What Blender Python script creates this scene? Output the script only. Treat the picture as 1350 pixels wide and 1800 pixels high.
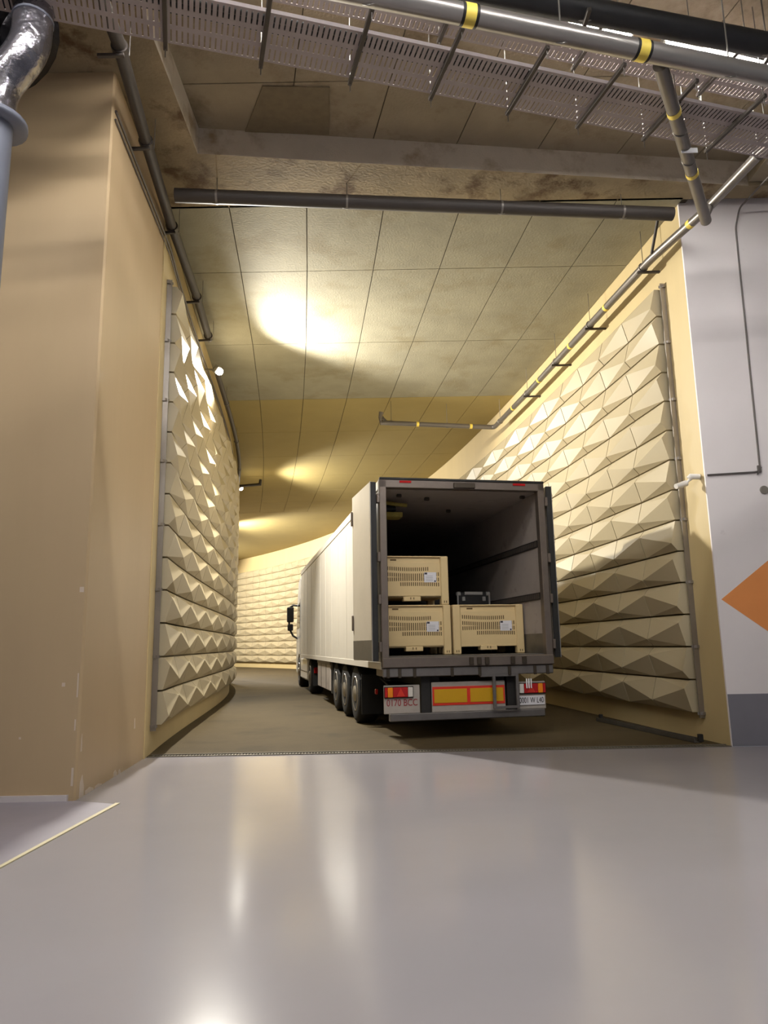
import bpy, math, random
import numpy as np
from mathutils import Vector, Matrix

random.seed(7)
for o in list(bpy.data.objects):
    bpy.data.objects.remove(o, do_unlink=True)
S = bpy.context.scene
COL = S.collection

# ------------------------------------------------------------------ camera
FPX = 1280.0
PITCH = math.atan(1280 / 7016)
ROLL = math.radians(1.05)
cam_d = bpy.data.cameras.new('camera')
cam_d.sensor_fit = 'HORIZONTAL'
cam_d.sensor_width = 36.0
cam_d.lens = FPX / 1350.0 * 36.0
cam_d.clip_start = 0.05
cam_d.clip_end = 300
cam = bpy.data.objects.new('camera', cam_d)
COL.objects.link(cam)
Fv = Vector((0, math.cos(PITCH), math.sin(PITCH)))
U0 = Vector((0, -math.sin(PITCH), math.cos(PITCH)))
R0 = Vector((1, 0, 0))
Rv = math.cos(ROLL) * R0 - math.sin(ROLL) * U0
Uv = math.cos(ROLL) * U0 + math.sin(ROLL) * R0
m3 = Matrix((Rv, Uv, -Fv)).transposed()
cam.matrix_world = Matrix.Translation((0, 0, 1.35)) @ m3.to_4x4()
S.camera = cam

# ------------------------------------------------------------------ world, exposure
W = bpy.data.worlds.new('world')
S.world = W
W.use_nodes = True
bg = W.node_tree.nodes['Background']
bg.inputs[0].default_value = (0.92, 0.92, 1.0, 1)
bg.inputs[1].default_value = 0.13
vs = S.view_settings
vs.view_transform = 'Standard'
vs.look = 'None'
vs.exposure = 0.0
vs.gamma = 1.0
vs.use_curve_mapping = False

BATTEN_VIEW = 300.0      # radiance of the strip lights over the cable trays
BATTEN_HALL = 330.0      # radiance of the strip lights further back in the hall
TUNNEL_W = 2900.0       # watts of each tunnel floodlight
LAMP_COL = (1.0, 0.955, 0.85)

# ------------------------------------------------------------------ helpers
def s2l(c):
    return tuple(((v / 255.0) / 12.92 if v / 255.0 <= 0.04045 else ((v / 255.0 + 0.055) / 1.055) ** 2.4) for v in c)

def mat(name, rgb, rough=0.6, metal=0.0, var=0.0, vscale=3.0, bump=0.0, bscale=40.0, emit=None, estr=0.0, stain=None,
        spec=0.5, coat=0.0, stretch=(1, 1, 1), stscale=0.6, stlo=0.52, sthi=0.68, rvar=0.0):
    m = bpy.data.materials.new(name)
    m.use_nodes = True
    nt = m.node_tree
    b = nt.nodes['Principled BSDF']
    c = s2l(rgb)
    b.inputs['Base Color'].default_value = (*c, 1)
    b.inputs['Roughness'].default_value = rough
    b.inputs['Metallic'].default_value = metal
    b.inputs['Specular IOR Level'].default_value = spec
    b.inputs['Coat Weight'].default_value = coat
    b.inputs['Coat Roughness'].default_value = 0.12
    if emit:
        b.inputs['Emission Color'].default_value = (*emit, 1)
        b.inputs['Emission Strength'].default_value = estr
    if var or bump or stain or rvar:
        g = nt.nodes.new('ShaderNodeNewGeometry')
        mp = nt.nodes.new('ShaderNodeMapping')
        mp.inputs['Scale'].default_value = stretch
        nt.links.new(g.outputs['Position'], mp.inputs['Vector'])
        P = mp.outputs['Vector']
    last = None
    if var:
        n = nt.nodes.new('ShaderNodeTexNoise')
        n.inputs['Scale'].default_value = vscale
        n.inputs['Detail'].default_value = 6
        n.inputs['Roughness'].default_value = 0.6
        nt.links.new(P, n.inputs['Vector'])
        r = nt.nodes.new('ShaderNodeValToRGB')
        r.color_ramp.elements[0].position = 0.28
        r.color_ramp.elements[1].position = 0.72
        r.color_ramp.elements[0].color = (*[v * (1 - var) for v in c], 1)
        r.color_ramp.elements[1].color = (*[min(1, v * (1 + var)) for v in c], 1)
        nt.links.new(n.outputs['Fac'], r.inputs['Fac'])
        last = r.outputs['Color']
    if stain:
        n2 = nt.nodes.new('ShaderNodeTexNoise')
        n2.inputs['Scale'].default_value = stscale
        n2.inputs['Detail'].default_value = 8
        n2.inputs['Roughness'].default_value = 0.65
        nt.links.new(P, n2.inputs['Vector'])
        r2 = nt.nodes.new('ShaderNodeValToRGB')
        r2.color_ramp.elements[0].position = stlo
        r2.color_ramp.elements[1].position = sthi
        nt.links.new(n2.outputs['Fac'], r2.inputs['Fac'])
        mx = nt.nodes.new('ShaderNodeMix')
        mx.data_type = 'RGBA'
        nt.links.new(r2.outputs['Color'], mx.inputs['Factor'])
        if last:
            nt.links.new(last, mx.inputs['A'])
        else:
            mx.inputs['A'].default_value = (*c, 1)
        mx.inputs['B'].default_value = (*s2l(stain), 1)
        last = mx.outputs['Result']
    if last:
        nt.links.new(last, b.inputs['Base Color'])
    if rvar:
        n4 = nt.nodes.new('ShaderNodeTexNoise')
        n4.inputs['Scale'].default_value = 1.3
        n4.inputs['Detail'].default_value = 7
        nt.links.new(P, n4.inputs['Vector'])
        mr = nt.nodes.new('ShaderNodeMapRange')
        mr.inputs['From Min'].default_value = 0.3
        mr.inputs['From Max'].default_value = 0.7
        mr.inputs['To Min'].default_value = rough - rvar
        mr.inputs['To Max'].default_value = rough + rvar
        nt.links.new(n4.outputs['Fac'], mr.inputs['Value'])
        nt.links.new(mr.outputs['Result'], b.inputs['Roughness'])
    if bump:
        n3 = nt.nodes.new('ShaderNodeTexNoise')
        n3.inputs['Scale'].default_value = bscale
        n3.inputs['Detail'].default_value = 4
        nt.links.new(P, n3.inputs['Vector'])
        bp = nt.nodes.new('ShaderNodeBump')
        bp.inputs['Strength'].default_value = bump
        bp.inputs['Distance'].default_value = 0.02
        nt.links.new(n3.outputs['Fac'], bp.inputs['Height'])
        nt.links.new(bp.outputs['Normal'], b.inputs['Normal'])
    return m

M = {}
M['floor'] = mat('epoxy_floor_paint', (159, 155, 160), 0.15, var=0.03, vscale=0.7, bump=0.04, bscale=2.6, spec=0.25)
M['floor_left'] = mat('pale_floor_paint', (160, 155, 166), 0.45, var=0.06, vscale=2)
M['asphalt'] = mat('tunnel_concrete_floor', (74, 63, 43), 0.8, var=0.14, vscale=1.6, bump=0.2, bscale=60, stain=(60, 51, 35), stscale=0.8, spec=0.2)
M['yellow'] = mat('yellow_wall_paint', (194, 174, 128), 0.55, var=0.05, vscale=1.2, bump=0.12, bscale=9, stretch=(1, 1, 0.12))
M['beige'] = mat('beige_wall_paint', (192, 168, 132), 0.5, var=0.04, vscale=1.5, bump=0.08, bscale=9, stretch=(1, 1, 0.15))
M['white_wall'] = mat('white_wall_paint', (232, 225, 224), 0.6, var=0.03, vscale=1.0, stain=(216, 208, 207), stscale=3, stlo=0.66, sthi=0.74)
M['dado'] = mat('grey_dado_paint', (122, 120, 128), 0.5, var=0.04)
M['orange'] = mat('orange_paint', (232, 150, 84), 0.55, var=0.03)
M['concrete'] = mat('ceiling_concrete', (147, 142, 122), 0.85, var=0.12, vscale=1.4, bump=0.25, bscale=30, stain=(134, 126, 102), stscale=0.9)
M['concrete_yellow'] = mat('yellowish_concrete', (158, 141, 88), 0.8, var=0.05, vscale=1.0, bump=0.15, bscale=30)  # yellower concrete colour for the deeper ceiling panels
M['concrete_dark'] = mat('joint_concrete', (70, 62, 48), 0.9, var=0.1)
M['concrete_hall'] = mat('hall_concrete', (148, 136, 114), 0.85, var=0.14, vscale=1.6, bump=0.25, bscale=30, stain=(112, 96, 72), stscale=1.1)
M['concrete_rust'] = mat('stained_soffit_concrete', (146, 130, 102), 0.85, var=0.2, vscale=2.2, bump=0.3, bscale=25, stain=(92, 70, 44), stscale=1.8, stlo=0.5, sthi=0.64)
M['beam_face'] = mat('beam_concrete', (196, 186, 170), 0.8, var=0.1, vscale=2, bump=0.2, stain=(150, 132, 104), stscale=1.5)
M['ply'] = mat('patched_concrete', (118, 106, 84), 0.9, var=0.12, vscale=9)
M['panel'] = mat('cream_panel_coating', (174, 161, 132), 0.42, var=0.02, vscale=0.7, spec=0.55)
M['rail'] = mat('brushed_rail_metal', (150, 144, 138), 0.35, 0.8, var=0.08)
M['dark_rail'] = mat('dark_rail_metal', (66, 58, 48), 0.5, 0.5)
M['void'] = mat('black_recess', (22, 20, 18), 0.9)
M['white_paint'] = mat('white_trailer_skin', (206, 201, 191), 0.32, var=0.02, vscale=1, spec=0.6, bump=0.06, bscale=2.5, stretch=(1, 1, 4))
M['door_inner'] = mat('door_inner_skin', (182, 174, 160), 0.42, var=0.05, vscale=2)
M['lining'] = mat('trailer_lining', (160, 152, 146), 0.45, var=0.1, vscale=2.5, stain=(112, 100, 92), stscale=2.5, stlo=0.56, sthi=0.75)
M['kick'] = mat('kick_plate_metal', (104, 100, 94), 0.4, 0.5, var=0.15, vscale=6)
M['frame_steel'] = mat('frame_steel', (118, 108, 100), 0.4, 0.6, var=0.1, vscale=5)
M['gasket'] = mat('rubber_gasket', (20, 20, 20), 0.6)
M['chassis'] = mat('chassis_black', (34, 32, 31), 0.6, 0.2, var=0.2)
M['grey_steel'] = mat('galvanised_steel', (112, 108, 106), 0.45, 0.5, var=0.12, vscale=6)
M['tyre'] = mat('tyre_rubber', (26, 25, 25), 0.85, bump=0.2, bscale=70)
M['rim'] = mat('rim_alloy', (176, 172, 166), 0.3, 0.85, var=0.05)
M['red_lens'] = mat('red_lamp_lens', (168, 20, 22), 0.15, spec=0.7)
M['amber_lens'] = mat('amber_lamp_lens', (226, 132, 20), 0.15, spec=0.7)
M['clear_lens'] = mat('clear_lamp_lens', (206, 200, 192), 0.15, spec=0.7)
M['board_white'] = mat('white_board', (160, 152, 144), 0.5, var=0.1, vscale=5)
M['refl_yellow'] = mat('yellow_reflective', (190, 146, 24), 0.35, var=0.05)
M['refl_red'] = mat('red_reflective', (202, 50, 34), 0.35)
M['plate_ink'] = mat('plate_ink', (22, 22, 24), 0.5)
M['plate_red'] = mat('plate_red_ink', (140, 28, 36), 0.5)
M['bin'] = mat('cream_bin_plastic', (208, 184, 136), 0.5, var=0.04, vscale=3)
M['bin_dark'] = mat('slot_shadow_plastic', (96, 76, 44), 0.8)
M['label_white'] = mat('label_paper', (214, 212, 216), 0.6)
M['label_ink'] = mat('label_ink', (52, 46, 58), 0.6)
M['case_black'] = mat('case_laminate', (20, 20, 22), 0.5)
M['case_metal'] = mat('case_aluminium', (190, 188, 184), 0.35, 0.7)
M['strap'] = mat('yellow_strap', (150, 134, 58), 0.7, var=0.2, vscale=20)
M['cab_white'] = mat('cab_paint', (228, 228, 228), 0.22, coat=0.5)
M['cab_glass'] = mat('cab_glass', (18, 22, 24), 0.05, spec=0.8)
M['pipe_grey'] = mat('grey_pipe', (118, 112, 106), 0.35, 0.55, var=0.06, vscale=4)
M['pipe_silver'] = mat('silver_pipe', (158, 154, 150), 0.3, 0.7, var=0.05, vscale=4)
M['pipe_dark'] = mat('dark_pipe', (62, 56, 52), 0.55, 0.0, var=0.1, vscale=5)
M['pipe_black'] = mat('black_insulated_pipe', (40, 40, 42), 0.5, var=0.15, vscale=5)
M['conduit'] = mat('conduit', (104, 98, 94), 0.5, 0.3)
M['galv'] = mat('galvanised_tray', (166, 156, 156), 0.6, 0.1, var=0.08, vscale=6)
M['strut'] = mat('strut_channel', (78, 72, 68), 0.5, 0.5)
M['rod'] = mat('threaded_rod', (140, 136, 130), 0.4, 0.7)
M['yellow_tape'] = mat('yellow_marker_tape', (232, 206, 92), 0.5)
M['tag'] = mat('white_tag', (232, 232, 236), 0.6)
M['foil'] = mat('silver_foil_wrap', (150, 148, 156), 0.22, 0.85, var=0.2, vscale=7, bump=0.9, bscale=9)
M['foil_black'] = mat('black_foil_wrap', (56, 54, 58), 0.25, 0.6, var=0.25, vscale=6, bump=0.9, bscale=9)
M['bluegrey'] = mat('blue_grey_pipe_paint', (122, 126, 140), 0.45, var=0.05)
M['white_plastic'] = mat('white_plastic', (226, 222, 214), 0.4)
M['disc'] = mat('grey_disc', (134, 128, 118), 0.5, 0.2)
M['cream_line'] = mat('cream_floor_strip', (214, 204, 168), 0.55, var=0.06, vscale=20)
M['skirting'] = mat('white_skirting', (214, 206, 204), 0.5, var=0.05, vscale=6)
M['chip'] = mat('bare_plaster', (214, 200, 184), 0.8)
M['drain'] = mat('drain_channel_steel', (110, 104, 92), 0.5, 0.4, var=0.15, vscale=12)
M['housing'] = mat('lamp_housing', (120, 116, 108), 0.4, 0.3)
M['tube_view'] = mat('lit_tube', (255, 255, 255), 0.4, emit=(1.0, 0.97, 0.94), estr=BATTEN_VIEW)
M['tube_hall'] = mat('lit_hall_tube', (255, 255, 255), 0.4, emit=(1.0, 0.97, 0.94), estr=BATTEN_HALL)
M['lens_lit'] = mat('lit_lens', (255, 255, 255), 0.4, emit=(1.0, 0.93, 0.78), estr=60.0)


class MB:
    def __init__(s):
        s.v = []; s.f = []; s.sm = []

    def add(s, vs_, fs, smooth=False):
        n = len(s.v)
        s.v += [tuple(p) for p in vs_]
        s.f += [tuple(i + n for i in f) for f in fs]
        s.sm += [smooth] * len(fs)
        return s

    def box(s, x0, x1, y0, y1, z0, z1, T=None):
        p = [(x0, y0, z0), (x1, y0, z0), (x1, y1, z0), (x0, y1, z0), (x0, y0, z1), (x1, y0, z1), (x1, y1, z1), (x0, y1, z1)]
        if T is not None:
            p = [tuple(T @ Vector(q)) for q in p]
        return s.add(p, [(0, 3, 2, 1), (4, 5, 6, 7), (0, 1, 5, 4), (1, 2, 6, 5), (2, 3, 7, 6), (3, 0, 4, 7)])

    def bbox(s, x0, x1, y0, y1, z0, z1, c=0.01, T=None):
        # box with chamfered vertical+horizontal edges (chamfer c)
        import itertools
        P = []
        idx = {}
        X = (x0, x1); Y = (y0, y1); Zz = (z0, z1)
        for a, b_, d in itertools.product((0, 1), repeat=3):
            sx = 1 if a == 0 else -1; sy = 1 if b_ == 0 else -1; sz = 1 if d == 0 else -1
            for k in range(3):
                q = [X[a] + sx * c, Y[b_] + sy * c, Zz[d] + sz * c]
                q[k] = (X[a], Y[b_], Zz[d])[k]
                idx[(a, b_, d, k)] = len(P); P.append(q)
        F = []
        I = lambda a, b_, d, k: idx[(a, b_, d, k)]
        for k in range(3):
            for sgn in (0, 1):
                def key(u, v):
                    t = [0, 0, 0]; o = [i for i in range(3) if i != k]
                    t[k] = sgn; t[o[0]] = u; t[o[1]] = v
                    return I(*t, k)
                F.append((key(0, 0), key(1, 0), key(1, 1), key(0, 1)))
        for k in range(3):
            o = [i for i in range(3) if i != k]
            for u in (0, 1):
                for v in (0, 1):
                    t0 = [0, 0, 0]; t0[o[0]] = u; t0[o[1]] = v; t0[k] = 0
                    t1 = list(t0); t1[k] = 1
                    F.append((I(*t0, o[0]), I(*t0, o[1]), I(*t1, o[1]), I(*t1, o[0])))
        for a, b_, d in itertools.product((0, 1), repeat=3):
            F.append((I(a, b_, d, 0), I(a, b_, d, 1), I(a, b_, d, 2)))
        # orient outward
        cx = Vector(((x0 + x1) / 2, (y0 + y1) / 2, (z0 + z1) / 2))
        G = []
        for f in F:
            pts = [Vector(P[i]) for i in f]
            n = (pts[1] - pts[0]).cross(pts[2] - pts[0])
            ctr = sum(pts, Vector()) / len(pts)
            G.append(f if n.dot(ctr - cx) > 0 else tuple(reversed(f)))
        if T is not None:
            P = [tuple(T @ Vector(q)) for q in P]
        return s.add(P, G)

    def prism(s, poly, z0, z1):
        n = len(poly)
        area = sum(poly[i][0] * poly[(i + 1) % n][1] - poly[(i + 1) % n][0] * poly[i][1] for i in range(n))
        if area < 0:
            poly = poly[::-1]
        v = [(x, y, z0) for x, y in poly] + [(x, y, z1) for x, y in poly]
        f = [tuple(reversed(range(n))), tuple(range(n, 2 * n))]
        f += [(i, (i + 1) % n, n + (i + 1) % n, n + i) for i in range(n)]
        return s.add(v, f)

    def tube(s, path, r, n=12, caps=True):
        path = [Vector(p) for p in path]
        rs = r if isinstance(r, (list, tuple)) else [r] * len(path)
        rings = []
        up = None
        for i, p in enumerate(path):
            if i == 0: t = path[1] - path[0]
            elif i == len(path) - 1: t = path[-1] - path[-2]
            else: t = (path[i + 1] - p).normalized() + (p - path[i - 1]).normalized()
            t.normalize()
            if up is None:
                a = Vector((0, 0, 1)) if abs(t.z) < 0.9 else Vector((1, 0, 0))
                up = (a - t * a.dot(t)).normalized()
            else:
                up = (up - t * up.dot(t)).normalized()
            b = t.cross(up)
            k = 1.0
            if 0 < i < len(path) - 1:
                c_ = (path[i + 1] - p).normalized().dot((p - path[i - 1]).normalized())
                k = 1 / max(0.5, math.sqrt((1 + c_) / 2))
            rings.append([p + rs[i] * k * (math.cos(2 * math.pi * j / n) * up + math.sin(2 * math.pi * j / n) * b) for j in range(n)])
        v = [q for ring in rings for q in ring]
        f = []
        for i in range(len(path) - 1):
            for j in range(n):
                f.append((i * n + j, i * n + (j + 1) % n, (i + 1) * n + (j + 1) % n, (i + 1) * n + j))
        s.add(v, f, True)
        if caps:
            s.add(rings[0], [tuple(reversed(range(n)))])
            s.add(rings[-1], [tuple(range(n))])
        return s

    def lathe(s, prof, origin, axis, n=28):
        # prof: list of (radius, offset along axis)
        o = Vector(origin); t = Vector(axis).normalized()
        a = Vector((0, 0, 1)) if abs(t.z) < 0.9 else Vector((1, 0, 0))
        u = (a - t * a.dot(t)).normalized(); b = t.cross(u)
        v = []
        for r, d in prof:
            for j in range(n):
                th = 2 * math.pi * j / n
                v.append(o + t * d + r * (math.cos(th) * u + math.sin(th) * b))
        f = []
        for i in range(len(prof) - 1):
            for j in range(n):
                f.append((i * n + j, i * n + (j + 1) % n, (i + 1) * n + (j + 1) % n, (i + 1) * n + j))
        f.append(tuple(reversed(range(n))))
        f.append(tuple(range((len(prof) - 1) * n, len(prof) * n)))
        s.add(v, f, False)
        k = len(f)
        for i in range(k - 2):
            s.sm[-k + i] = True
        return s

    def mesh(s, name, m):
        me = bpy.data.meshes.new(name)
        me.from_pydata(s.v, [], s.f)
        me.polygons.foreach_set('use_smooth', s.sm)
        me.materials.append(m)
        me.update()
        return me

    def build(s, name, m, parent=None, **kw):
        return link(name, s.mesh(name, m), parent, **kw)


def link(name, me, parent=None, matrix=None, label=None, cat=None, group=None, kind=None):
    o = bpy.data.objects.new(name, me)
    COL.objects.link(o)
    if parent is not None:
        o.parent = parent
    if matrix is not None:
        o.matrix_local = matrix
    for k, v in (('label', label), ('category', cat), ('group', group), ('kind', kind)):
        if v:
            o[k] = v
    return o


def empty(name, loc=(0, 0, 0), rz=0.0, label=None, cat=None, group=None):
    o = link(name, None, label=label, cat=cat, group=group)
    o.location = loc
    o.rotation_euler = (0, 0, rz)
    return o


def copy_tree(o, parent=None):
    c = o.copy()
    COL.objects.link(c)
    c.parent = parent
    for ch in list(o.children):
        copy_tree(ch, c)
    return c


# ------------------------------------------------------------------ plan curves of the tunnel
RP = np.array([(4.37, 9.67), (4.12, 12.06), (3.26, 19.23), (1.6, 27.44), (-2.72, 40.17), (-10.72, 52.8)])
RC = np.polyfit(RP[:, 1] - 9.67, RP[:, 0], 3)
LP = np.array([(-3.07, 9.5), (-3.38, 12.0), (-3.70, 14.6), (-4.12, 18), (-4.90, 23.0), (-5.33, 25.2), (-6.7, 30), (-9.5, 36.5), (-16.6, 48.3)])
LC = np.polyfit(LP[:, 1] - 9.5, LP[:, 0], 4)
xr = lambda y: float(np.polyval(RC, y - 9.67))
xl = lambda y: float(np.polyval(LC, y - 9.5))
HC = 7.6         # ceiling height
YR = 9.70
YL = 9.50

def curve(fn, y0, y1, n):
    return [(fn(y), y) for y in np.linspace(y0, y1, n)]

def offset_curve(pts, d):
    out = []
    for i, p in enumerate(pts):
        a = pts[max(0, i - 1)]; b = pts[min(len(pts) - 1, i + 1)]
        t = Vector((b[0] - a[0], b[1] - a[1])).normalized()
        out.append((p[0] - t.y * d, p[1] + t.x * d))   # positive d: to the left of travel
    return out

rc = curve(xr, YR, 60, 90)
lc = curve(xl, YL, 52, 80)

# ------------------------------------------------------------------ setting
def strip_prism(name, left, right, z0, z1, m, **kw):
    # solid between two polylines of the same count
    n = len(left)
    v = [(x, y, z) for z in (z0, z1) for (x, y) in left] + [(x, y, z) for z in (z0, z1) for (x, y) in right]
    L0, L1, R0_, R1 = 0, n, 2 * n, 3 * n
    f = []
    for i in range(n - 1):
        f += [(L0 + i, L0 + i + 1, R0_ + i + 1, R0_ + i), (L1 + i, R1 + i, R1 + i + 1, L1 + i + 1),
              (L0 + i, L1 + i, L1 + i + 1, L0 + i + 1), (R0_ + i, R0_ + i + 1, R1 + i + 1, R1 + i)]
    f += [(L0, R0_, R1, L1), (L0 + n - 1, L1 + n - 1, R1 + n - 1, R0_ + n - 1)]
    return MB().add(v, f).build(name, m, **kw)

ST = dict(kind='structure')
floor = MB().box(-9, 10, -8, 9.62, -0.2, 0).build('floor', M['floor'], **ST)
yl_ = np.linspace(9.80, 51, 70)
strip_prism('floor_tunnel', [(xl(y) - 0.05, y) for y in yl_], [(xr(min(59.5, y * 1.0 + (y - 9.8) * 0.16)) + 0.05, min(59.5, y + (y - 9.8) * 0.16)) for y in yl_], -0.2, 0.0, M['asphalt'], **ST)
MB().box(-3.06, 4.36, 9.62, 9.80, -0.2, -0.012).build('floor_threshold', M['asphalt'], **ST)
# threshold: steel drain channel with bars
tr = MB().box(-3.05, 4.35, 9.62, 9.645, -0.012, 0.012).box(-3.05, 4.35, 9.775, 9.80, -0.012, 0.014).build('trim_1', M['drain'], **ST)
tb = MB()
for i in range(190):
    x = -3.02 + i * 0.0389
    tb.box(x, x + 0.02, 9.648, 9.772, -0.011, 0.004)
g = tb.build('grating_bars', M['drain'], tr, kind='stuff')
# pale floor strip at the foot of the left wall
MB().prism([(-9, -8), (-2.56, -8), (-2.50, 4.9), (-2.44, 6.82), (-2.86, 6.985), (-9, 6.985)], 0.001, 0.004).build('floor_left', M['floor_left'], **ST)
MB().prism([(-2.56, -8), (-2.53, -8), (-2.47, 4.9), (-2.40, 6.84), (-2.44, 6.84), (-2.50, 4.9)], 0.001, 0.009).build('trim_2', M['cream_line'], **ST)

# left wall: front face and splayed reveal of the portal
wl = MB().prism([(-9, 7.0), (-2.885, 7.0), (-2.87, 7.03), (-3.07, 9.5), (-3.45, 9.5), (-9, 9.5)], 0, 9.0).build('wall_left', M['beige'], **ST)
MB().box(-9, -2.93, 6.965, 6.999, 0.0, 0.055).build('baseboard_left', M['skirting'], **ST)
for (x, z, w, h) in [(-2.895, 0.13, 0.02, 0.16), (-2.90, 0.62, 0.012, 0.10), (-2.895, 0.92, 0.012, 0.22), (-3.02, 1.02, 0.03, 0.035), (-2.893, 1.9, 0.04, 0.05), (-3.4, 0.55, 0.02, 0.02)]:
    MB().prism([(x - w, 6.998), (x, 6.997), (x, 7.0), (x - w, 7.0)], z, z + h).build('paint_chip', M['chip'], wl)
def rv(t): return (-2.87 - 0.20 * t, 7.03 + 2.47 * t)
for (t, z, w, h) in [(0.03, 0.0, 0.05, 0.20), (0.10, 0.0, 0.10, 0.05), (0.22, 0.0, 0.09, 0.03), (0.48, 0.0, 0.05, 0.07), (0.55, 0.0, 0.04, 0.05), (0.02, 0.42, 0.012, 0.16), (0.80, 0.42, 0.012, 0.12)]:
    a_, b_ = rv(t), rv(t + w)
    MB().add([(a_[0], a_[1], z), (b_[0], b_[1], z), (b_[0] - 0.0, b_[1], z + h * 0.4), ((a_[0] + b_[0]) / 2, (a_[1] + b_[1]) / 2, z + h), (a_[0], a_[1], z + h * 0.7)] +
             [(q[0] + 0.003, q[1], q[2]) for q in [(a_[0], a_[1], z), (b_[0], b_[1], z), (b_[0], b_[1], z + h * 0.4), ((a_[0] + b_[0]) / 2, (a_[1] + b_[1]) / 2, z + h), (a_[0], a_[1], z + h * 0.7)]],
             [(4, 3, 2, 1, 0), (5, 6, 7, 8, 9), (0, 1, 6, 5), (1, 2, 7, 6), (2, 3, 8, 7), (3, 4, 9, 8), (4, 0, 5, 9)]).build('paint_chip', M['chip'], wl)
# tunnel walls
strip_prism('wall_tunnel_left', lc, offset_curve(lc, 0.35), 0, HC + 0.3, M['yellow'], **ST)
strip_prism('wall_tunnel_right', rc, offset_curve(rc, -0.35), 0, HC + 0.3, M['yellow'], **ST)
# right wall: white front face
wr = MB().box(4.375, 11, 9.665, 9.699, 0, 9.0).build('wall_right', M['white_wall'], **ST)
MB().box(4.38, 11, 9.660, 9.665, 0.0, 0.645).build('dado_band', M['dado'], wr)
dcx, dcz, hw, hh = 5.36, 1.86, 0.935, 0.70
MB().add([(dcx - hw, 9.661, dcz), (dcx, 9.661, dcz + hh), (dcx + hw, 9.661, dcz), (dcx, 9.661, dcz - hh),
          (dcx - hw, 9.665, dcz), (dcx, 9.665, dcz + hh), (dcx + hw, 9.665, dcz), (dcx, 9.665, dcz - hh)],
         [(0, 3, 2, 1), (4, 5, 6, 7), (0, 1, 5, 4), (1, 2, 6, 5), (2, 3, 7, 6), (3, 0, 4, 7)]).build('painted_diamond', M['orange'], wr, label='orange diamond painted on the white wall')

# ceilings
yc = np.linspace(9.5, 51, 60)
ceil_t = strip_prism('ceiling', [(xl(y) - 0.1, y) for y in yc], [(xr(min(59.5, y + (y - 9.5) * 0.16)) + 0.1, min(59.5, y + (y - 9.5) * 0.16)) for y in yc], HC + 0.016, HC + 0.3, M['concrete_dark'], **ST)
def bx(y):      # front line of the portal beam
    return 8.37 + (y + 2.31) * 0.118
hall = MB()
hall.prism([(-9, -8), (-2.33, -8), (-2.31, 8.37), (5.2, bx(5.2)), (11, bx(5.2)), (11, 9.55), (-9, 9.55)], HC, HC + 0.37)
hall_c = hall.build('ceiling_beam', M['concrete_rust'], **ST)
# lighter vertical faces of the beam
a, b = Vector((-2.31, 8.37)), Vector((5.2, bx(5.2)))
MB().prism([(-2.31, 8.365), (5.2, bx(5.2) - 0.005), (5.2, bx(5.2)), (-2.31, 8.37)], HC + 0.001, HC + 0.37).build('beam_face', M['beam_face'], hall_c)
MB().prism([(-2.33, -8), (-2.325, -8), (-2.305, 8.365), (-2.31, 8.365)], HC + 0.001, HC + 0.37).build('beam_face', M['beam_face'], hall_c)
rec = MB().box(-2.6, 11, -8, 9.6, HC + 0.386, HC + 0.7).build('ceiling_recess', M['concrete_dark'], **ST)
MB().box(5.2, 11, -8, bx(5.2) - 0.02, HC + 0.05, HC + 0.386).build('ceiling_side', M['concrete_hall'], **ST)

def panel_quad(name, c4, z0, z1, m, parent):
    MB().prism(c4, z0, z1).build(name, m, parent)

# board-marked panels of the tunnel ceiling
stations = [9.5, 11.4, 14.4, 17.9, 20.8, 23.6, 26.4, 29.0, 31.4, 33.8]
lines = [lambda y, i=i: -4.4 + 1.12 * i - 0.10 * (y - 9.6) - 0.0022 * (y - 9.6) ** 2 for i in range(0, 10)]
gp = 0.007
for k in range(len(stations) - 1):
    y0, y1 = stations[k] + gp, stations[k + 1] - gp
    for i in range(len(lines) - 1):
        c4 = []
        for (y, q, sg) in ((y0, i, 1), (y0, i + 1, -1), (y1, i + 1, -1), (y1, i, 1)):
            x = lines[q](y) + sg * gp
            c4.append((min(max(x, xl(y) + 0.004), xr(y) - 0.004), y))
        if c4[1][0] - c4[0][0] < 0.06 and c4[2][0] - c4[3][0] < 0.06:
            continue
        panel_quad('formwork_panel', c4, HC, HC + 0.016, M['concrete'] if k < 3 else M['concrete_yellow'], ceil_t)
far_y = np.linspace(33.81, 51, 26)
strip_prism('formwork_panels_far', [(xl(y) + 0.004, y) for y in far_y], [(xr(min(59, y + (y - 33.81) * 0.3)) - 0.004, min(59, y + (y - 33.81) * 0.3)) for y in far_y], HC, HC + 0.016, M['concrete_yellow'], parent=ceil_t, kind='stuff')
# the two ends either side of the first station are filled by the grid itself; the recess over the trays
for k, (y0, y1) in enumerate([(-8, -2), (-2, 2.2), (2.2, 5.0), (5.0, 7.62), (7.62, 9.58)]):
    for i in range(12):
        def lx(q, y): return -2.3 + 1.15 * q - 0.22 * (y - 8.4) if q > 0 else -2.59
        c4 = []
        for (y, q, sg) in ((y0 + gp, i, 1), (y0 + gp, i + 1, -1), (y1 - gp, i + 1, -1), (y1 - gp, i, 1)):
            c4.append((max(-2.58, min(10.9, lx(q, y) + sg * gp)), y))
        if c4[1][0] - c4[0][0] < 0.05 and c4[2][0] - c4[3][0] < 0.05:
            continue
        panel_quad('formwork_panel', c4, HC + 0.37, HC + 0.386, M['concrete_hall'], rec)
MB().prism([(-1.36, 7.66), (-0.56, 7.70), (-0.63, 8.52), (-1.72, 8.44)], HC + 0.354, HC + 0.37).build('patch_panel', M['ply'], rec, label='dark rough patch in the recess concrete')

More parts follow.
